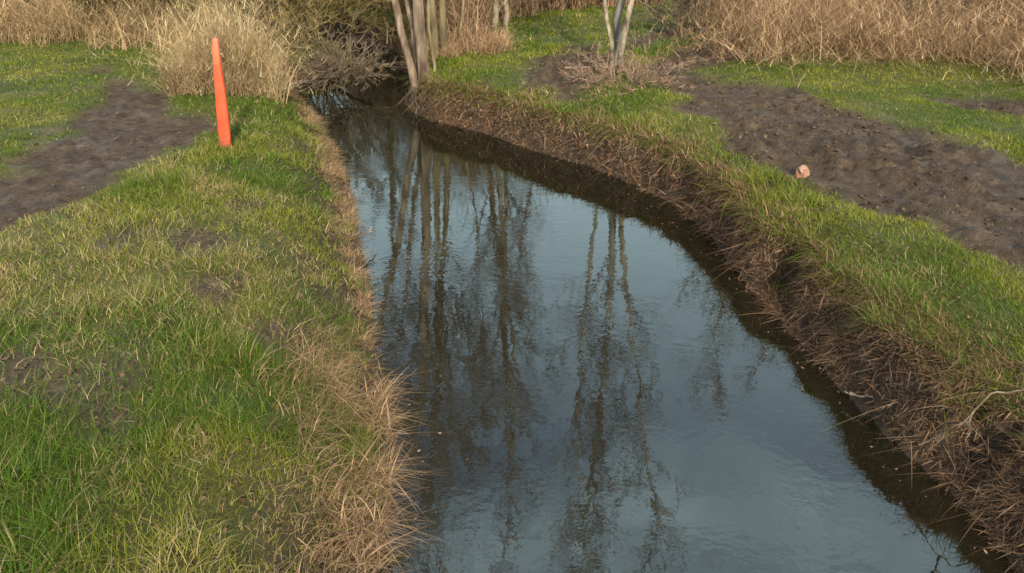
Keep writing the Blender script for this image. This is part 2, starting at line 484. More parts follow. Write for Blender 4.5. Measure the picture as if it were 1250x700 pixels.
hp = Heap()
runs = [along(right_edge, q, yr, -.02, .75) for q, yr in ((45000, (-.5, 3.2)), (250000, (2.6, 13.6)), (45000, (12.5, 21)))]
x, y, ax, ay, off = [np.concatenate(q) for q in zip(*runs)]; n = len(x)
x2, y2 = x + ax * off, y + ay * off
z = height(x2, y2); tuft = fbm(x2 + z, y2 - z, 4.2, 3, 23); big = fbm(x2, y2, 1.4, 3, 14)
lim = .22 + .34 * big + .22 * (1 - ss(3.2, 5.5, y2))
k = (rng.random(n) < (1 - ss(lim * .8, lim * 1.3, off)) * (.62 + .38 * ss(.36, .56, tuft)) * (.6 + .4 * ss(.06, .28, z)) * (.6 + .4 * (y2 < 7.5))) & (z > .01)
x2, y2, z, ax, ay, off, tuft, big = [q[k] for q in (x2, y2, z, ax, ay, off, tuft, big)]
m_ = len(x2)
yaw = np.arctan2(-ay, -ax) + rng.normal(0, 1.3, m_)
H = (.03 + .075 * rng.random(m_) + .15 * rng.random(m_) ** 8) * (.5 + 1.0 * tuft)
broad = rng.random(m_) < .42
H = np.where(broad, .02 + .04 * rng.random(m_), H)
lean = np.where(rng.random(m_) < .5, np.abs(rng.normal(.6, .45, m_)), rng.normal(1.6, .5, m_))
c_ = dry_col(m_, 'brown') * (.4 + 1.3 * tuft)[:, None]
pk = rng.random(m_) < .25 + .45 * ss(.5, .65, big) * ss(.1, .4, z)
c_ = np.where(pk[:, None], dry_col(m_, 'pink') * .9, c_)
c_ = np.where((rng.random(m_) < .42 * ss(.32, .55, z + .25 * (tuft - .5)) * ss(.35, .55, big + .1))[:, None], np.array((.13, .17, .025)) * (1 + rng.normal(0, .25, m_))[:, None], c_)
hp.add(*blades(np.stack([x2, y2, z - .01], 1), H, (.005 + .0075 * ss(3.5, 10, y2)) * (.6 + .9 * rng.random(m_)) * np.where(broad, 2.3, 1), yaw, lean, rng.normal(.5, .55, m_).clip(0), np.clip(c_, .008, .6), 4))
tag(hp.build('bank_undergrowth', M_dry), 'tangled brown dead stems and roots hanging down the steep right bank', 'undergrowth', kind='stuff')

# fallen leaves
def litter(n, xr, yr, size):
    x = rng.uniform(*xr, n); y = rng.uniform(*yr, n); f = fields(x, y); z = height(x, y, f)
    keep = (z > .04) & (rng.random(n) < .15 + .85 * np.maximum(bareness(x, y), np.maximum(f[2] * .16 * (fbm(x, y, 1.1, 3, 15) > .5), (f[0] < .8) * .8)))
    x, y, z = x[keep], y[keep], z[keep]; n = len(x)
    a = rng.uniform(0, 6.28, n); s = size * (.6 + .8 * rng.random(n)); tl = rng.uniform(-.5, .5, (n, 4)) * s[:, None] * .6
    V = np.stack([np.stack([x + s * np.cos(a + k * np.pi / 2) * (1 if k % 2 else .6), y + s * np.sin(a + k * np.pi / 2) * (1 if k % 2 else .6), z + .018 + .4 * s + tl[:, k]], 1) for k in range(4)], 1)
    b = (np.arange(n) * 4)[:, None]
    return V.reshape(-1, 3), b + np.array([[0, 1, 2, 3]]), np.zeros((0, 3), int), np.repeat(dry_col(n, 'pink') * .45, 4, 0)
hp = Heap()
for line, sg in ((left_edge, 1), (right_edge, -1)):
    x, y, ax, ay, off = along(line, 150, (2.0, 13.0), .02, .5)
    off = off * rng.random(150); x, y = x + sg * ax * off, y + sg * ay * off
    a_ = rng.uniform(0, 6.28, 150); s_ = .006 + .010 * rng.random(150)
    V = np.stack([np.stack([x + s_ * np.cos(a_ + q * np.pi / 2) * (1 if q % 2 else .55), y + s_ * np.sin(a_ + q * np.pi / 2) * (1 if q % 2 else .55), .006 + 0 * x + rng.uniform(0, .004, 150)], 1) for q in range(4)], 1)
    hp.add(V.reshape(-1, 3), (np.arange(150) * 4)[:, None] + np.array([[0, 1, 2, 3]]), np.zeros((0, 3), int), np.repeat(dry_col(150, 'pink') * .7, 4, 0))
tag(hp.build('floating_leaves', M_dry), 'small dead leaves and bits floating along the water edges', 'floating leaves', kind='stuff')
hp = Heap(); hp.add(*litter(9000, (-4.5, 4.5), (1.8, 7.5), .016)); hp.add(*litter(9000, (-8, 9), (7, 15), .026))
tag(hp.build('leaf_litter', M_dry), 'brown dead leaves lying on the mud and bare soil', 'fallen leaves', kind='stuff')


# broken crumbs of earth on the mud
ico = np.array([(0, 0, 1), (.9, 0, .2), (.25, .85, .2), (-.75, .5, .2), (-.7, -.55, .15), (.3, -.85, .2), (0, 0, -.6)])
icf = np.array([(0, 1, 2), (0, 2, 3), (0, 3, 4), (0, 4, 5), (0, 5, 1), (6, 2, 1), (6, 3, 2), (6, 4, 3), (6, 5, 4), (6, 1, 5)])
x = rng.uniform(-9, 11, 48000); y = rng.uniform(3, 14, 48000); f = fields(x, y)
k = (f[2] > .3) & (rng.random(48000) < (.12 + .9 * ss(.48, .66, fbm(x, y, 1.2, 3, 88))) * np.where(f[1] > .5, .25, 1)); x, y = x[k], y[k]; z = height(x, y); n = len(x)
sz = (.006 + .030 * rng.random(n) ** 4)[:, None, None] * (1 + rng.normal(0, .25, (n, 7, 1)))
th = rng.uniform(0, 6.28, n); ct, st_ = np.cos(th)[:, None], np.sin(th)[:, None]
I = np.broadcast_to(ico, (n, 7, 3))
V = np.stack([I[..., 0] * ct - I[..., 1] * st_, I[..., 0] * st_ + I[..., 1] * ct, I[..., 2] * .7], 2) * sz + np.stack([x, y, z], 1)[:, None]
cc = np.repeat(lerp((.045, .031, .02), (.125, .09, .06), rng.random(n) ** 1.3), 7, 0)
tag(link('mud_crumbs', raw_mesh('mud_crumbs', V.reshape(-1, 3), [((np.arange(n) * 7)[:, None, None] + icf).reshape(-1, 3)], cc), M_twig), 'loose brown crumbs of earth lying on the churned track', 'mud crumbs', kind='stuff')

# ------------------------------------------------------------------ reed beds and scrub behind
def stand(poly, n, hlo, hhi, w, kind, name, label, cat, mat, sub=5, colmix=None, lean=.16, parent=None, low=.45, ragged=.25):
    """upright dry stems with side shoots filling a plan polygon"""
    pa = np.array(poly); lo, hi = pa.min(0), pa.max(0)
    x = rng.uniform(lo[0], hi[0], n * 3); y = rng.uniform(lo[1], hi[1], n * 3)
    k = inside(x, y, poly) & (rng.random(n * 3) < .25 + .75 * ss(.36, .52, fbm(x, y, 2.3, 3, 211))); x, y = x[k][:n], y[k][:n]
    wob = fbm(x, y, .5, 3, 70)
    k = poly_sd(x, y, poly) + (fbm(x, y, 1.2, 3, 90) - .62) * 1.5 + rng.normal(0, .12 + .3 * max(ragged - .25, 0), len(x)) > 0; x, y, wob = x[k], y[k], wob[k]
    z = height(x, y); k = z > .03; x, y, z, wob = x[k], y[k], z[k], wob[k]
    n = len(x)
    H = (hlo + (hhi - hlo) * (wob * .7 + .3 * rng.random(n)) ** 1.0)
    H = H * (1 + ragged * rng.normal(0, .6, n)).clip(.35, 1.6)
    edge = ss(-.2, 1.1, poly_sd(x, y, poly)); H = H * (low + (1 - low) * edge) * (.35 + 1.25 * fbm(x, y, 1.5, 3, 133))
    cc = dry_col(n, kind) if colmix is None else np.clip(lerp(colmix[0], colmix[1], rng.random(n)) * (1 + rng.normal(0, .15, n))[:, None], .01, .7)
    cc = cc * (.4 + 1.2 * fbm(x, y, 1.3, 3, 33))[:, None]
    yaw = rng.uniform(0, 6.28, n); ln = np.abs(rng.normal(lean, lean, n)) + np.where(rng.random(n) < lean * .5, rng.uniform(.3, .9, n), 0); bd = np.abs(rng.normal(.7 * lean, lean, n))
    P = np.stack([x, y, z - .02], 1)
    hp = Heap(); hp.add(*blades(P, H, w * (.6 + .8 * rng.random(n)), yaw, ln, bd, cc, 3))
    for s in range(sub):
        t = rng.uniform(.12, .95, n)
        out = H * (np.sin(ln) * t + bd * t * t); up = H * (np.cos(ln) * t - .55 * bd * t * t)
        Q = P + np.stack([np.cos(yaw) * out, np.sin(yaw) * out, up], 1)
        hp.add(*blades(Q, H * (.12 + .25 * rng.random(n)) * (1.1 - .6 * t), w * (.5 + .6 * rng.random(n)), rng.uniform(0, 6.28, n), np.abs(rng.normal(.75, .3, n)), rng.normal(.3, .35, n).clip(0), np.clip(cc * (.75 + .5 * rng.random(n))[:, None], .01, .7), 2))
    ob = hp.build(name, mat, parent)
    if label: tag(ob, label, cat, kind='stuff')
    return ob


Zg = .62
def gp(pts): return ground_pts(pts, Zg)
stand(gp([(-500, 95), (-200, 70), (0, 60), (90, 62), (170, 68), (215, 74), (235, 50), (150, 22), (100, 12), (-300, 18), (-600, 40)]), 14000, .7, 1.6, .011, 'straw', 'dead_reeds',
      'pale straw coloured dead reeds along the far edge of the left lawn', 'reeds', M_dry, colmix=((.22, .14, .075), (.60, .45, .25)), lean=.35)
stand(gp([(845, 62), (872, 80), (900, 88), (960, 92), (1050, 86), (1150, 82), (1200, 90), (1250, 104), (1450, 150), (1700, 200), (1700, 60), (1400, 5), (1250, -15), (1000, -15), (900, 0), (862, 25)]), 30000, 1.0, 2.4, .011, 'straw', 'dead_reeds',
      'tall straw coloured dead reeds and bracken behind the muddy track', 'reeds', M_dry, colmix=((.14, .08, .045), (.60, .42, .25)), lean=.6, sub=7)
SCRUB = ((.13, .085, .055), (.44, .30, .19))
stand([(-2.3, 17.2), (-1.6, 14.0), (-.7, 13.5), (-.4, 14.6), (.1, 17.0), (.2, 24), (-6.5, 24), (-5, 20.8), (-3.8, 19.2)], 10000, 1.6, 4.0, .014, 'pink', 'bare_scrub',
      'tall thin pinkish bare scrub behind the upright olive brown tree', 'scrub', M_twig, colmix=SCRUB, sub=8, low=.25)
stand([(.1, 17.0), (.9, 18.3), (2.4, 19.4), (4.2, 20.2), (4.2, 25), (.2, 25)], 6000, .9, 2.0, .018, 'pink', 'bare_scrub',
      'low pinkish brown bare scrub behind the grass beyond the pale trunks', 'scrub', M_twig, colmix=SCRUB, sub=6)
stand([(-22, 19), (-9, 17.0), (-7, 16.2), (-5.0, 18), (-5.2, 22), (-9, 24), (-24, 28)], 4500, 1.6, 4.2, .022, 'pink', 'bare_scrub',
      'tall brown bare scrub beyond the straw reeds on the left', 'scrub', M_twig, colmix=((.10, .065, .04), (.26, .17, .10)))
stand([(3.6, 17.5), (6, 15.5), (12, 15), (24, 14), (26, 26), (6.6, 26), (5.5, 20)], 4500, 1.8, 4.0, .022, 'pink', 'bare_scrub',
      'dark brown bare scrub standing behind the tall reeds', 'scrub', M_twig, colmix=((.08, .055, .04), (.24, .16, .10)))
stand([(-26, 26), (-6, 27), (0, 26), (8, 27), (30, 26), (30, 33), (-26, 33)], 5000, 2.8, 6.0, .035, 'pink', 'bare_woodland',
      'grey brown bare woodland closing off the far end of the meadow', 'woodland', M_twig, colmix=((.09, .065, .045), (.22, .16, .105)), sub=8)


stand([(-1.9, 12.7), (-.9, 12.4), (.1, 13.0), (-.1, 14.6), (-1.5, 15.2), (-2.0, 14.2)], 3500, .25, .8, .010, 'straw', 'dry_grass',
      'tan dry grass between the slim trees and the bend of the brook', 'dry grass', M_dry, colmix=((.22, .14, .08), (.55, .38, .22)), lean=.4, sub=2)
# ------------------------------------------------------------------ trees
def norm(v): return v / (np.linalg.norm(v) + 1e-9)


def walk(r, p, d, Ln, rad, k, wig, trop, tip=.25):
    pts = [p]; step = Ln / (k - 1); d = norm(d)
    for i in range(k - 1):
        d = norm(d + r.normal(0, wig, 3) + np.array((0, 0, trop)))
        pts.append(pts[-1] + d * step)
    t = np.linspace(0, 1, k)
    return np.array(pts), rad * (1 - (1 - tip) * t)


def side_dir(r, d, ang):
    a = norm(np.cross(d, r.normal(0, 1, 3)))
    return norm(d * math.cos(ang) + a * math.sin(ang))


def branches(r, stem, levels, lo=.3, n1=22, len1=2.6, ang=.75, dense_top=0.0, up=.10, thin=.0045):
    """limbs, boughs and twigs growing off a stem polyline"""
    out = []
    pts, rad = stem; k = len(pts)
    def on(line, t):
        P, Rr = line; q = t * (len(P) - 1); i = min(int(q), len(P) - 2); f = q - i
        return P[i] * (1 - f) + P[i + 1] * f, norm(P[i + 1] - P[i]), Rr[i] * (1 - f) + Rr[i + 1] * f
    for i in range(n1):
        t = lo + (1 - lo) * ((i + r.random()) / n1) ** (1 - .35 * dense_top)
        t = min(t, .995)
        p, d, rr = on((pts, rad), t)
        L1 = len1 * (1.15 - .75 * t) * r.uniform(.6, 1.25)
        b1 = walk(r, p, side_dir(r, d, ang * r.uniform(.6, 1.25)), L1, max(rr * .42, thin * 1.8), 7, .16, up)
        out.append((*b1, 5))
        for j in range(levels[0]):
            t2 = .2 + .8 * (j + r.random()) / levels[0]
            p2, d2, r2 = on(b1, min(t2, .99))
            L2 = L1 * r.uniform(.22, .5) * (1.2 - .5 * t2)
            b2 = walk(r, p2, side_dir(r, d2, r.uniform(.4, 1.0)), L2, max(r2 * .55, thin * 1.3), 5, .2, up)
            out.append((*b2, 4))
            for q in range(levels[1]):
                p3, d3, r3 = on(b2, min(.15 + .85 * (q + r.random()) / levels[1], .99))
                out.append((*walk(r, p3, side_dir(r, d3, r.uniform(.4, 1.0)), L2 * r.uniform(.3, .7), thin, 4, .25, up * .7, .5), 3))
    return out


def stem_line(r, base, via, total, rad, k=16, wig=.035, flare=1.32, up=.05, bottom=-.15):
    """a trunk from base through the point via and on up to the given height, slowly turning upright"""
    d = norm(np.array(via) - base)
    vlen = np.linalg.norm(np.array(via) - base)
    first = [base + d * (bottom), base, base + d * vlen * .35 + r.normal(0, .015, 3), base + d * vlen * .7 + r.normal(0, .02, 3), np.array(via)]
    rest = total - vlen
    p, _ = walk(r, np.array(via), d, rest, 1, k, wig, up)
    pts = np.array(first + list(p[1:]))
    s = np.concatenate([[0], np.cumsum(np.linalg.norm(np.diff(pts, axis=0), axis=1))]); s = s / s[-1]
    rr = rad * ((1 - s) ** .8 * .92 + .08) * (1 + (flare - 1) * np.exp(-s * total / .16))
    return pts, rr


def tree(name, label, cat, base, stems, mat, seed, crown_mat=None, group=None, levels=(5, 4), lo=.3, n1=22, len1=2.6, dense=.4, roots=0, thin=.0045):
    r = np.random.default_rng(seed)
    base = np.array(base)
    e = thing(name, label, cat, tuple(base), group)
    tw = []
    for (b, via, total, rad, m_) in stems:
        ln = stem_line(r, np.array(b), np.array(via), total, rad)
        tubes([(ln[0], ln[1], 10)], e, 'trunk', m_ or mat)
        tw += branches(r, ln, levels, lo, n1, len1, dense_top=dense, thin=thin)
    tubes(tw, e, 'crown', crown_mat or mat)
    if roots:
        rl = []
        for i in range(roots):
            a = r.uniform(0, 6.28)
            rl.append((*walk(r, base + np.array((math.cos(a) * .11 - .06, math.sin(a) * .11 - .05, r.uniform(.05, .35))), np.array((math.cos(a), math.sin(a), -1.6)), r.uniform(.35, .6), r.uniform(.03, .06), 6, .2, -.1), 6))
        tubes(rl, e, 'root', M_dark)
    return e


yA = 11.75
bA = at_depth(520, 126, yA); bA2 = at_depth(512, 130, yA - .1)
tree('alder_tree', 'leaning tree of several stems with dark roots at the bend of the brook', 'tree', (bA[0], bA[1], .1),
     [(bA, at_depth(510, 0, yA), 10.5, .10, M_alder), (at_depth(517, 128, yA + .15), at_depth(496, 0, yA + .5), 8, .045, M_alder), (bA2, at_depth(482, 0, yA + .2), 8.5, .07, M_alder), (at_depth(531, 118, yA + .25), at_depth(523, 0, yA + .3), 7.5, .035, M_olive_bark)], M_alder, 11, M_brown, roots=26, n1=25, dense=.5, levels=(7, 5), thin=.0055, len1=3.0)
yB = 12.9
b1 = at_depth(533, 108, yB); b2 = at_depth(545, 106, yB + .2)
tree('alder_tree', 'upright olive brown tree of several stems just right of the leaning tree', 'tree', (b1[0], b1[1], .4),
     [(b1, at_depth(527, 0, yB), 11, .062, M_olive_bark), (b2, at_depth(540, 0, yB + .2), 12, .070, M_olive_bark), (at_depth(556, 104, yB + .3), at_depth(566, 0, yB + .4), 7, .028, M_olive_bark)], M_olive_bark, 12, M_brown, n1=25, dense=.5, levels=(7, 5), thin=.0055, len1=3.0)
yC = 11.6
b = at_depth(747, 80, yC)
tree('birch_tree', 'thin pale tree, leftmost of the three stems above the bramble tangle', 'tree', b, [(b, at_depth(738, 0, yC), 9.5, .036, M_pale)], M_pale, 13, M_brown, n1=26, len1=1.8, lo=.3, levels=(6, 5), thin=.006)
b = at_depth(752, 82, yC + .35)
tree('birch_tree', 'grey tree with the thickest straight stem between two pale ones', 'tree', b, [(b, at_depth(759, 0, yC + .25), 12, .066, M_grey)], M_grey, 14, M_brown, n1=34, len1=2.2, lo=.25, dense=.6, levels=(8, 6), thin=.006)
b = at_depth(755, 88, yC - .15)
tree('birch_tree', 'pale cream tree leaning right, rightmost of the three stems above the brambles', 'tree', b, [(b, at_depth(771, 0, yC - .15), 11, .05, M_pale)], M_pale, 15, M_brown, n1=30, len1=1.9, lo=.3, levels=(7, 5), thin=.006)
for i, (x0, x1, yy, tot, rad, lab) in enumerate([
        (603, 606, 14.4, 11, .06, 'slim pale tree, left one of the pair beside the far green verge'),
        (616, 617, 14.7, 12, .055, 'slim pale tree, right one of the pair beside the far green verge')]):
    b = at_depth(x0, 54, yy); b[2] = height(np.array([b[0]]), np.array([yy]))[0]
    tree('slim_tree', lab, 'tree', b, [(b, at_depth(x1, 0, yy), tot, rad, M_pale)], M_olive_bark, 20 + i, M_brown, n1=30, len1=2.2, lo=.25, group='pale pair of slim trees', levels=(6, 5), thin=.0055)
far_trees = [  # x, y, height, radius, label
    (-9.2, 19.0, 9, .11, 'dark trunked tree among the brown scrub beyond the left reeds'),
    (-6.4, 21.5, 11, .12, 'bare tree standing in the scrub behind the olive willow'),
    (-3.9, 24.5, 12, .13, 'bare tree where the brook disappears behind the willow'),
    (-.9, 21.0, 12.5, .12, 'tall bare tree in the pinkish scrub behind the upright olive brown tree'),
    (1.3, 24.0, 10.5, .11, 'bare tree at the back of the pinkish scrub, left of the grassy ride'),
    (5.4, 18.2, 9.5, .08, 'slender bare tree at the left end of the tall right reeds'),
    (8.0, 19.5, 10, .11, 'bare tree rising behind the middle of the tall right reeds'),
    (11.5, 18.0, 9, .11, 'bare tree rising behind the right end of the tall reeds')]
for i, (x, y, tot, rad, lab) in enumerate(far_trees):
    r = np.random.default_rng(50 + i)
    z = height(np.array([x]), np.array([y]))[0]
    b = np.array((x, y, z)); via = b + np.array((r.normal(0, .15), r.normal(0, .1), 1.6))
    tree('bare_tree', lab, 'tree', b, [(b, via, tot, rad, M_brown)], M_brown, 60 + i, M_brown, n1=30, len1=2.8, lo=.2, group='bare trees behind the meadow', thin=.007, levels=(6, 4))


def bush(name, label, cat, base, n, hlo, hhi, spread, smat, seed, tw_levels=(5, 4), lean=(.1, .7), bias=(0, 0), thin=.005, rad=.02, n1=9, len1=.8, droop=.0, group=None, twmat=None):
    r = np.random.default_rng(seed)
    base = np.array(base); e = thing(name, label, cat, tuple(base), group)
    st, tw = [], []
    for i in range(n):
        a = r.uniform(0, 6.28); q = r.uniform(0, spread)
        x, y = base[0] + q * math.cos(a), base[1] + q * math.sin(a)
        z = height(np.array([x]), np.array([y]))[0]
        if z < .05:
            x, y = base[0] + .3 * q * math.cos(a), base[1] + .3 * q * math.sin(a); z = base[2]
        ln = r.uniform(*lean)
        d = np.array((math.cos(a) * math.sin(ln) + bias[0], math.sin(a) * math.sin(ln) + bias[1], math.cos(ln)))
        s = walk(r, np.array((x, y, z - .08)), d, r.uniform(hlo, hhi), rad * r.uniform(.6, 1.3), 9, .10, -droop)
        st.append((*s, 5)); tw += branches(r, s, tw_levels, .18, n1, len1, up=.05, thin=thin)
    tubes(st, e, 'stem', smat); tubes(tw, e, 'twigs', twmat or smat)
    return e


w = np.array((-4.7, 15.5, .45))
bush('willow_bush', 'olive green willow bush with arching stems overhanging the far end of the brook', 'bush', w, 80, 1.6, 4.4, 1.5, M_olive_bark, 31, bias=(.10, -.25), droop=.05, n1=11, tw_levels=(6, 4), len1=.9, twmat=M_olive_twig, thin=.0042)
bush('willow_bush', 'smaller olive bush behind the straw clump, left of the overhanging willow', 'bush', (-6.6, 15.6, .6), 34, 1.8, 3.4, 1.1, M_olive_bark, 32, n1=9, len1=.8, twmat=M_olive_twig, thin=.0042)
bush('evergreen_bush', 'dark olive bush behind the straw reeds, left of the straw clump', 'bush', (-8.6, 16.0, .6), 34, 1.6, 3.0, 1.0, M_dark, 33, n1=10, len1=.7, twmat=bark_mat('dark_olive_leaf', (.025, .03, .012), (.05, .055, .02), (.08, .085, .03), 8), thin=.009)
bush('thorn_bush', 'dark brown thorn bush at the left end of the tall right reeds', 'bush', (3.9, 15.0, .62), 22, 1.2, 2.4, .7, M_brown, 34, n1=8, len1=.6)
bush('thorn_bush', 'dark twiggy thorn bush behind the right part of the tall reeds', 'bush', (8.4, 14.2, .62), 18, 1.4, 2.6, .7, M_brown, 35, n1=8, len1=.6)
bush('shoot_tangle', 'low dark tangle of twigs leaning over the water below the willow', 'shoots', at(425, 84, .4), 50, .5, 1.3, .9, M_brown, 42, tw_levels=(4, 2), lean=(.4, 1.3), n1=5, len1=.4, thin=.0045, rad=.010, bias=(0, -.5), droop=.06)
b = at(765, 100, .65)
bush('bramble', 'low pinkish tangle of dead brambles around the feet of three thin trees', 'bramble', b, 90, .35, .95, .5, M_deadwood, 36, tw_levels=(4, 2), lean=(.3, 1.2), n1=4, len1=.25, thin=.003, rad=.006, droop=.10, twmat=bark_mat('pink_dead_stem', (.13, .08, .055), (.25, .16, .11), (.38, .26, .18), 12))

# the big tuft by the post: a thing of its own
c0 = at(260, 112, .62)
e = thing('dead_grass_clump', 'big bushy clump of pale dead grass standing behind the orange post', 'grass clump', (c0[0], c0[1], .6))
ang = np.linspace(0, 2 * np.pi, 22)[:-1]
poly = [(c0[0] + .02 + .74 * math.cos(t) * (1 + .2 * math.sin(3 * t + .7) + .1 * math.sin(5 * t)), c0[1] + .25 + .7 * math.sin(t)) for t in ang]
stand(poly, 5200, .95, 2.0, .008, 'straw', 'stems', None, None, M_dry, sub=6, lean=.24, parent=e, colmix=((.28, .185, .095), (.70, .54, .32)), low=.5, ragged=.55)

# ------------------------------------------------------------------ dead wood
def lumpy(name, base, size, seed, mat, parent=None, sub=3, squash=.75, rough=.3):
    import bmesh
    bm = bmesh.new(); bmesh.ops.create_icosphere(bm, subdivisions=sub, radius=1)
    r = np.random.default_rng(seed); o3 = r.uniform(0, 50, 3)
    for v in bm.verts:
        q = np.array(v.co)
        k = 1 + rough * (vnoise(np.array([q[0] * 2 + o3[0] + q[2]]), np.array([q[1] * 2 + o3[1] - q[2]]))[0] - .5) * 2 + .12 * (vnoise(np.array([q[0] * 6 + o3[2]]), np.array([q[1] * 6 + q[2] * 5]))[0] - .5)
        v.co = Vector((q[0] * k * size[0], q[1] * k * size[1], (q[2] * k * squash) * size[2]))
    for f in bm.faces: f.smooth = True
    me = bpy.data.meshes.new(name); bm.to_mesh(me); bm.free()
    ob = link(name, me, mat, parent); ob.location = base
    return ob


def log(name, label, cat, pts, rad, mat, seed, twigs=0, group=None, wig=.03):
    r = np.random.default_rng(seed); pts = np.array(pts)
    k = 14; t = np.linspace(0, 1, len(pts)); tt = np.linspace(0, 1, k)
    P = np.stack([np.interp(tt, t, pts[:, i]) for i in range(3)], 1) + r.normal(0, wig, (k, 3)) * .5
    Rr = rad * (1 - .55 * tt)
    e = thing(name, label, cat, tuple(P[0]), group)
    ln = [(P, Rr, 8)]
    if twigs: ln += branches(r, (P, Rr), (3, 2), .2, twigs, np.linalg.norm(pts[-1] - pts[0]) * .35, up=.02, thin=.004)
    tubes(ln, e, 'stem', mat)
    return e


log('fallen_branch', 'pale fallen branch lying along the water below the willow', 'branch', [at(352, 107, .04), at(375, 98, .08), at(402, 92, .12), at(430, 88, .14)], .035, M_deadwood, 1, 7, wig=.07)
log('fallen_branch', 'thick dark branch dipping into the water below the willow', 'branch', [at(470, 62, .7), at(452, 78, .42), at(425, 80, .3), at(385, 96, .0)], .07, M_dark, 2, 5)
log('fallen_log', 'pale log spanning the brook behind the leaning tree', 'log', [at(448, 79, .10), at(475, 79, .12), at(500, 76, .16)], .035, M_brown, 3, 2)
log('dead_twig', 'pale twig poking out from the dry left bank over the water', 'twig', [at(425, 290, .25), at(440, 284, .2), at(458, 283, .12)], .010, M_deadwood, 4, 2, wig=.01)
log('dead_twig', 'pale sticks poking out of the steep right bank low above the water', 'twig', [at(1110, 478, .22), at(1080, 484, .14), at(1042, 482, .08)], .012, M_deadwood, 5, 3, wig=.02)
log('dead_twig', 'long pale bramble stem arching down the near right bank', 'twig', [at(1262, 480, .55), at(1215, 478, .62), at(1172, 520, .42), at(1120, 545, .22)], .006, M_brown, 6, 2, wig=.015)
log('dead_twig', 'thin grey stick lying on the mud left of the three thin trees', 'twig', [at(690, 83, .68), at(715, 82, .7), at(738, 80, .75)], .018, M_deadwood, 7, 0, wig=.01)

# ------------------------------------------------------------------ orange post, stub, clod
def plain_mat(name, c1, c2, rough=.55, sc=8, bump=.2):
    m, nt, N = nodes(name); L = nt.links.new
    tc = N('ShaderNodeTexCoord'); n1 = N('ShaderNodeTexNoise'); n1.inputs['Scale'].default_value = sc; n1.inputs['Detail'].default_value = 6
    r = N('ShaderNodeValToRGB'); e = r.color_ramp.elements
    e[0].position, e[0].color = .35, (*c1, 1); e[1].position, e[1].color = .62, (*c2, 1)
    bp = N('ShaderNodeBump'); bp.inputs['Strength'].default_value = bump; bp.inputs['Distance'].default_value = .01
    p = N('ShaderNodeBsdfPrincipled'); p.inputs['Roughness'].default_value = rough
    o = N('ShaderNodeOutputMaterial')
    L(tc.outputs['Object'], n1.inputs[0]); L(n1.outputs[0], r.inputs[0]); L(n1.outputs[0], bp.inputs['Height'])
    L(r.outputs[0], p.inputs['Base Color']); L(bp.outputs[0], p.inputs['Normal']); L(p.outputs[0], o.inputs[0])
    return m


M_orange = plain_mat('orange_plastic', (.52, .058, .018), (.66, .090, .032), .55, 5, .25)
nt = M_orange.node_tree; L = nt.links.new; N = lambda t, **k: _new(nt, t, k)      # mud splashed up the foot, scuffs
pr = [q for q in nt.nodes if q.type == 'BSDF_PRINCIPLED'][0]; old = pr.inputs['Base Color'].links[0].from_socket
tc = N('ShaderNodeTexCoord'); sx = N('ShaderNodeSeparateXYZ'); L(tc.outputs['Object'], sx.inputs[0])
nz = N('ShaderNodeTexNoise'); nz.inputs['Scale'].default_value = 26; nz.inputs['Detail'].default_value = 5; L(tc.outputs['Object'], nz.inputs[0])
ma = N('ShaderNodeMath', operation='MULTIPLY_ADD'); ma.inputs[1].default_value = -1.6; ma.inputs[2].default_value = .28; L(sx.outputs[2], ma.inputs[0])
ad = N('ShaderNodeMath', operation='ADD'); L(ma.outputs[0], ad.inputs[0]); L(nz.outputs[0], ad.inputs[1])
mr = N('ShaderNodeMapRange'); mr.inputs[1].default_value = .56; mr.inputs[2].default_value = .70; mr.inputs[4].default_value = .75; L(ad.outputs[0], mr.inputs[0])
mm = N('ShaderNodeMix', data_type='RGBA'); mm.inputs[7].default_value = (.10, .07, .045, 1); L(mr.outputs[0], mm.inputs[0]); L(old, mm.inputs[6]); L(mm.outputs[2], pr.inputs['Base Color'])
M_pinkband = plain_mat('faded_orange_band', (.56, .105, .045), (.64, .15, .075), .5)
pb = at(276, 183, .60); pb[2] = height(np.array([pb[0]]), np.array([pb[1]]))[0]
e = thing('marker_post', 'tall orange tapering marker post with a faded top at the corner of the left path', 'post', tuple(pb))


def post_piece(name, secs, mat):
    """secs: (z, centre x, half width, half depth): rounded rectangular sections lofted"""
    V, Fq = [], []
    k = 16
    for (z, cx, hw, hd) in secs:
        for i in range(k):
            t = 2 * math.pi * (i + .5) / k
            c, s = math.cos(t), math.sin(t)
            V.append((cx + hw * math.copysign(abs(c) ** .55, c), hd * math.copysign(abs(s) ** .7, s), z))
    n = len(secs)
    for a_ in range(n - 1):
        for i in range(k): Fq.append((a_ * k + i, a_ * k + (i + 1) % k, (a_ + 1) * k + (i + 1) % k, (a_ + 1) * k + i))
    me = bpy.data.meshes.new(name); me.from_pydata(V, [], Fq + [*([tuple(range((n - 1) * k, n * k))] if name == 'post_cap' else [])]); me.update()
    for pl in me.polygons: pl.use_smooth = len(pl.vertices) == 4
    return link(name, me, mat, e)


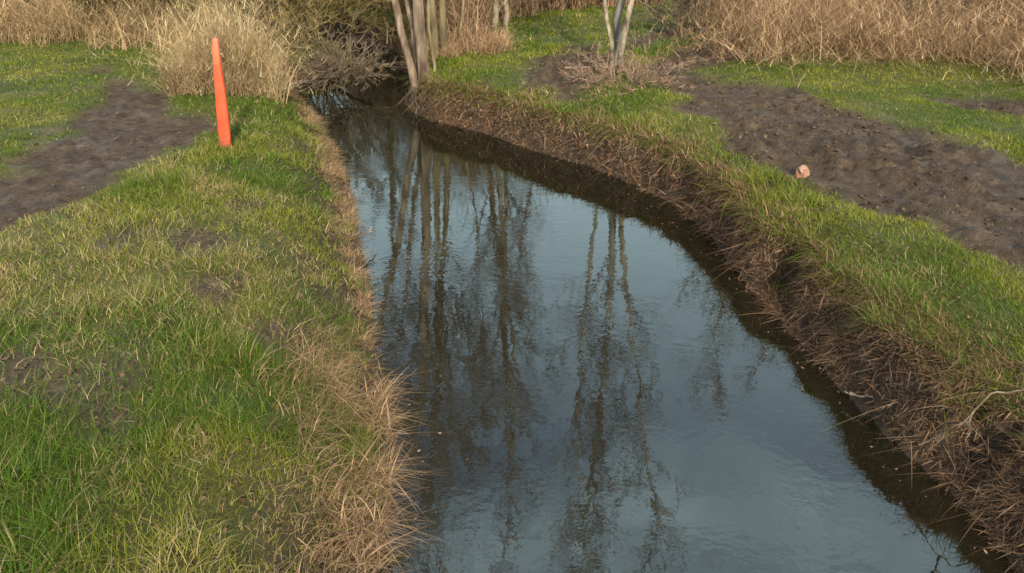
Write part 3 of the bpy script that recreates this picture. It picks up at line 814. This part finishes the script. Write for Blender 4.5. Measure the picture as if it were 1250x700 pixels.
post_piece('post_body', [(-.25, .0, .062, .032), (.0, .0, .063, .033), (.2, .005, .064, .033), (.45, .012, .061, .033), (.65, .017, .053, .033), (.8, .019, .046, .032), (.9, .021, .0415, .032), (.93, .0215, .0405, .0316)], M_orange)
post_piece('post_cap', [(.93, .0215, .0405, .0316), (.97, .023, .039, .031), (1.1, .027, .036, .029), (1.175, .030, .033, .026), (1.195, .031, .028, .022), (1.202, .031, .020, .016)], M_pinkband)
n = 260; a_ = rng.uniform(0, 6.28, n); q_ = rng.uniform(.06, .22, n)
x, y = pb[0] + q_ * np.cos(a_) * 1.3, pb[1] + q_ * np.sin(a_)
hp = Heap(); hp.add(*blades(np.stack([x, y, height(x, y) - .01], 1), rng.uniform(.06, .17, n), rng.uniform(.006, .011, n), rng.uniform(0, 6.28, n), np.abs(rng.normal(.3, .25, n)), np.abs(rng.normal(.3, .3, n)), lerp((.075, .13, .014), (.28, .25, .07), rng.random(n)), 3))
tag(hp.build('grass', M_grass), 'longer uncut grass around the foot of the orange post', 'grass', kind='stuff')

sb = at(980, 214, .60); sb[2] = height(np.array([sb[0]]), np.array([sb[1]]))[0]
e = thing('marker_stub', 'short pinkish orange stub with a lit-coloured tip between the right grass and the mud', 'stub', tuple(sb))
lumpy('stub_body', (0.0, 0, .0), (.060, .050, .105), 5, plain_mat('weathered_pink_orange', (.20, .085, .05), (.33, .17, .11), .9, 18, .9), e, rough=.45, squash=.95)
lumpy('stub_lit_tip', (-.018, -.012, .062), (.036, .031, .045), 8, plain_mat('lit_tip_tone', (.24, .14, .09), (.34, .24, .17), .9, 22, .9), e, rough=.45, squash=.9)  # light falling on the stub's upper left, put in as a paler coloured lump
cl = at(733, 186, .12)
o = lumpy('earth_clod', (cl[0], cl[1], .14), (.17, .13, .16), 9, plain_mat('pale_clay', (.22, .14, .07), (.46, .33, .19), .9, 14, .6), rough=.4)
tag(o, 'pale tan lump of clay at the foot of the right bank', 'clod')

# ------------------------------------------------------------------ light
SUN_EL, SUN_AZ = R(32), R(168)            # azimuth clockwise from straight ahead (+y): behind the camera, a little to the right
sd = Vector((math.sin(SUN_AZ) * math.cos(SUN_EL), math.cos(SUN_AZ) * math.cos(SUN_EL), math.sin(SUN_EL)))
sun = bpy.data.lights.new('sun', 'SUN'); sun.energy = 5.0; sun.angle = R(5.0); sun.color = (1, .87, .67)
so = bpy.data.objects.new('sun', sun); C.objects.link(so); so.rotation_euler = sd.to_track_quat('Z', 'Y').to_euler(); so.location = sd * 60

wd = bpy.data.worlds.new('World'); bpy.context.scene.world = wd; wd.use_nodes = True
nt = wd.node_tree; nt.nodes.clear(); L = nt.links.new
N = lambda t, **k: _new(nt, t, k)
sky = N('ShaderNodeTexSky', sky_type='NISHITA'); sky.sun_disc = False; sky.sun_elevation = SUN_EL; sky.sun_rotation = SUN_AZ
sky.dust_density = 3.0; sky.air_density = 1.0
tc = N('ShaderNodeTexCoord'); mp = N('ShaderNodeMapping'); mp.inputs['Scale'].default_value = (1.2, 1.2, 2.6); L(tc.outputs['Generated'], mp.inputs[0])
n1 = N('ShaderNodeTexNoise'); n1.inputs['Scale'].default_value = 2.2; n1.inputs['Detail'].default_value = 7; n1.inputs['Roughness'].default_value = .6; L(mp.outputs[0], n1.inputs[0])
mr = N('ShaderNodeMapRange'); mr.inputs[1].default_value = .42; mr.inputs[2].default_value = .72; mr.inputs[3].default_value = .10; mr.inputs[4].default_value = .7; L(n1.outputs[0], mr.inputs[0])
mx = N('ShaderNodeMix', data_type='RGBA'); mx.inputs[7].default_value = (9.6, 11.4, 12.0, 1)
sx = N('ShaderNodeSeparateXYZ'); L(tc.outputs['Generated'], sx.inputs[0])
hz = N('ShaderNodeMapRange'); hz.inputs[1].default_value = .28; hz.inputs[2].default_value = .72; hz.inputs[3].default_value = .95; hz.inputs[4].default_value = .0; L(sx.outputs[2], hz.inputs[0])
mxf = N('ShaderNodeMath', operation='MAXIMUM'); L(mr.outputs[0], mxf.inputs[0]); L(hz.outputs[0], mxf.inputs[1])
L(mxf.outputs[0], mx.inputs[0]); L(sky.outputs[0], mx.inputs[6])
bg = N('ShaderNodeBackground'); bg.inputs[1].default_value = .112; L(mx.outputs[2], bg.inputs[0])
wo = N('ShaderNodeOutputWorld'); L(bg.outputs[0], wo.inputs[0])

sc = bpy.context.scene
sc.view_settings.view_transform = 'Standard'; sc.view_settings.look = 'None'; sc.view_settings.gamma = 1.0
sc.view_settings.exposure = 0.4
sc.render.engine = 'CYCLES'
sc.cycles.use_denoising = True
sc.cycles.max_bounces = 5; sc.cycles.diffuse_bounces = 2; sc.cycles.glossy_bounces = 3; sc.cycles.transmission_bounces = 3
sc.cycles.use_adaptive_sampling = True
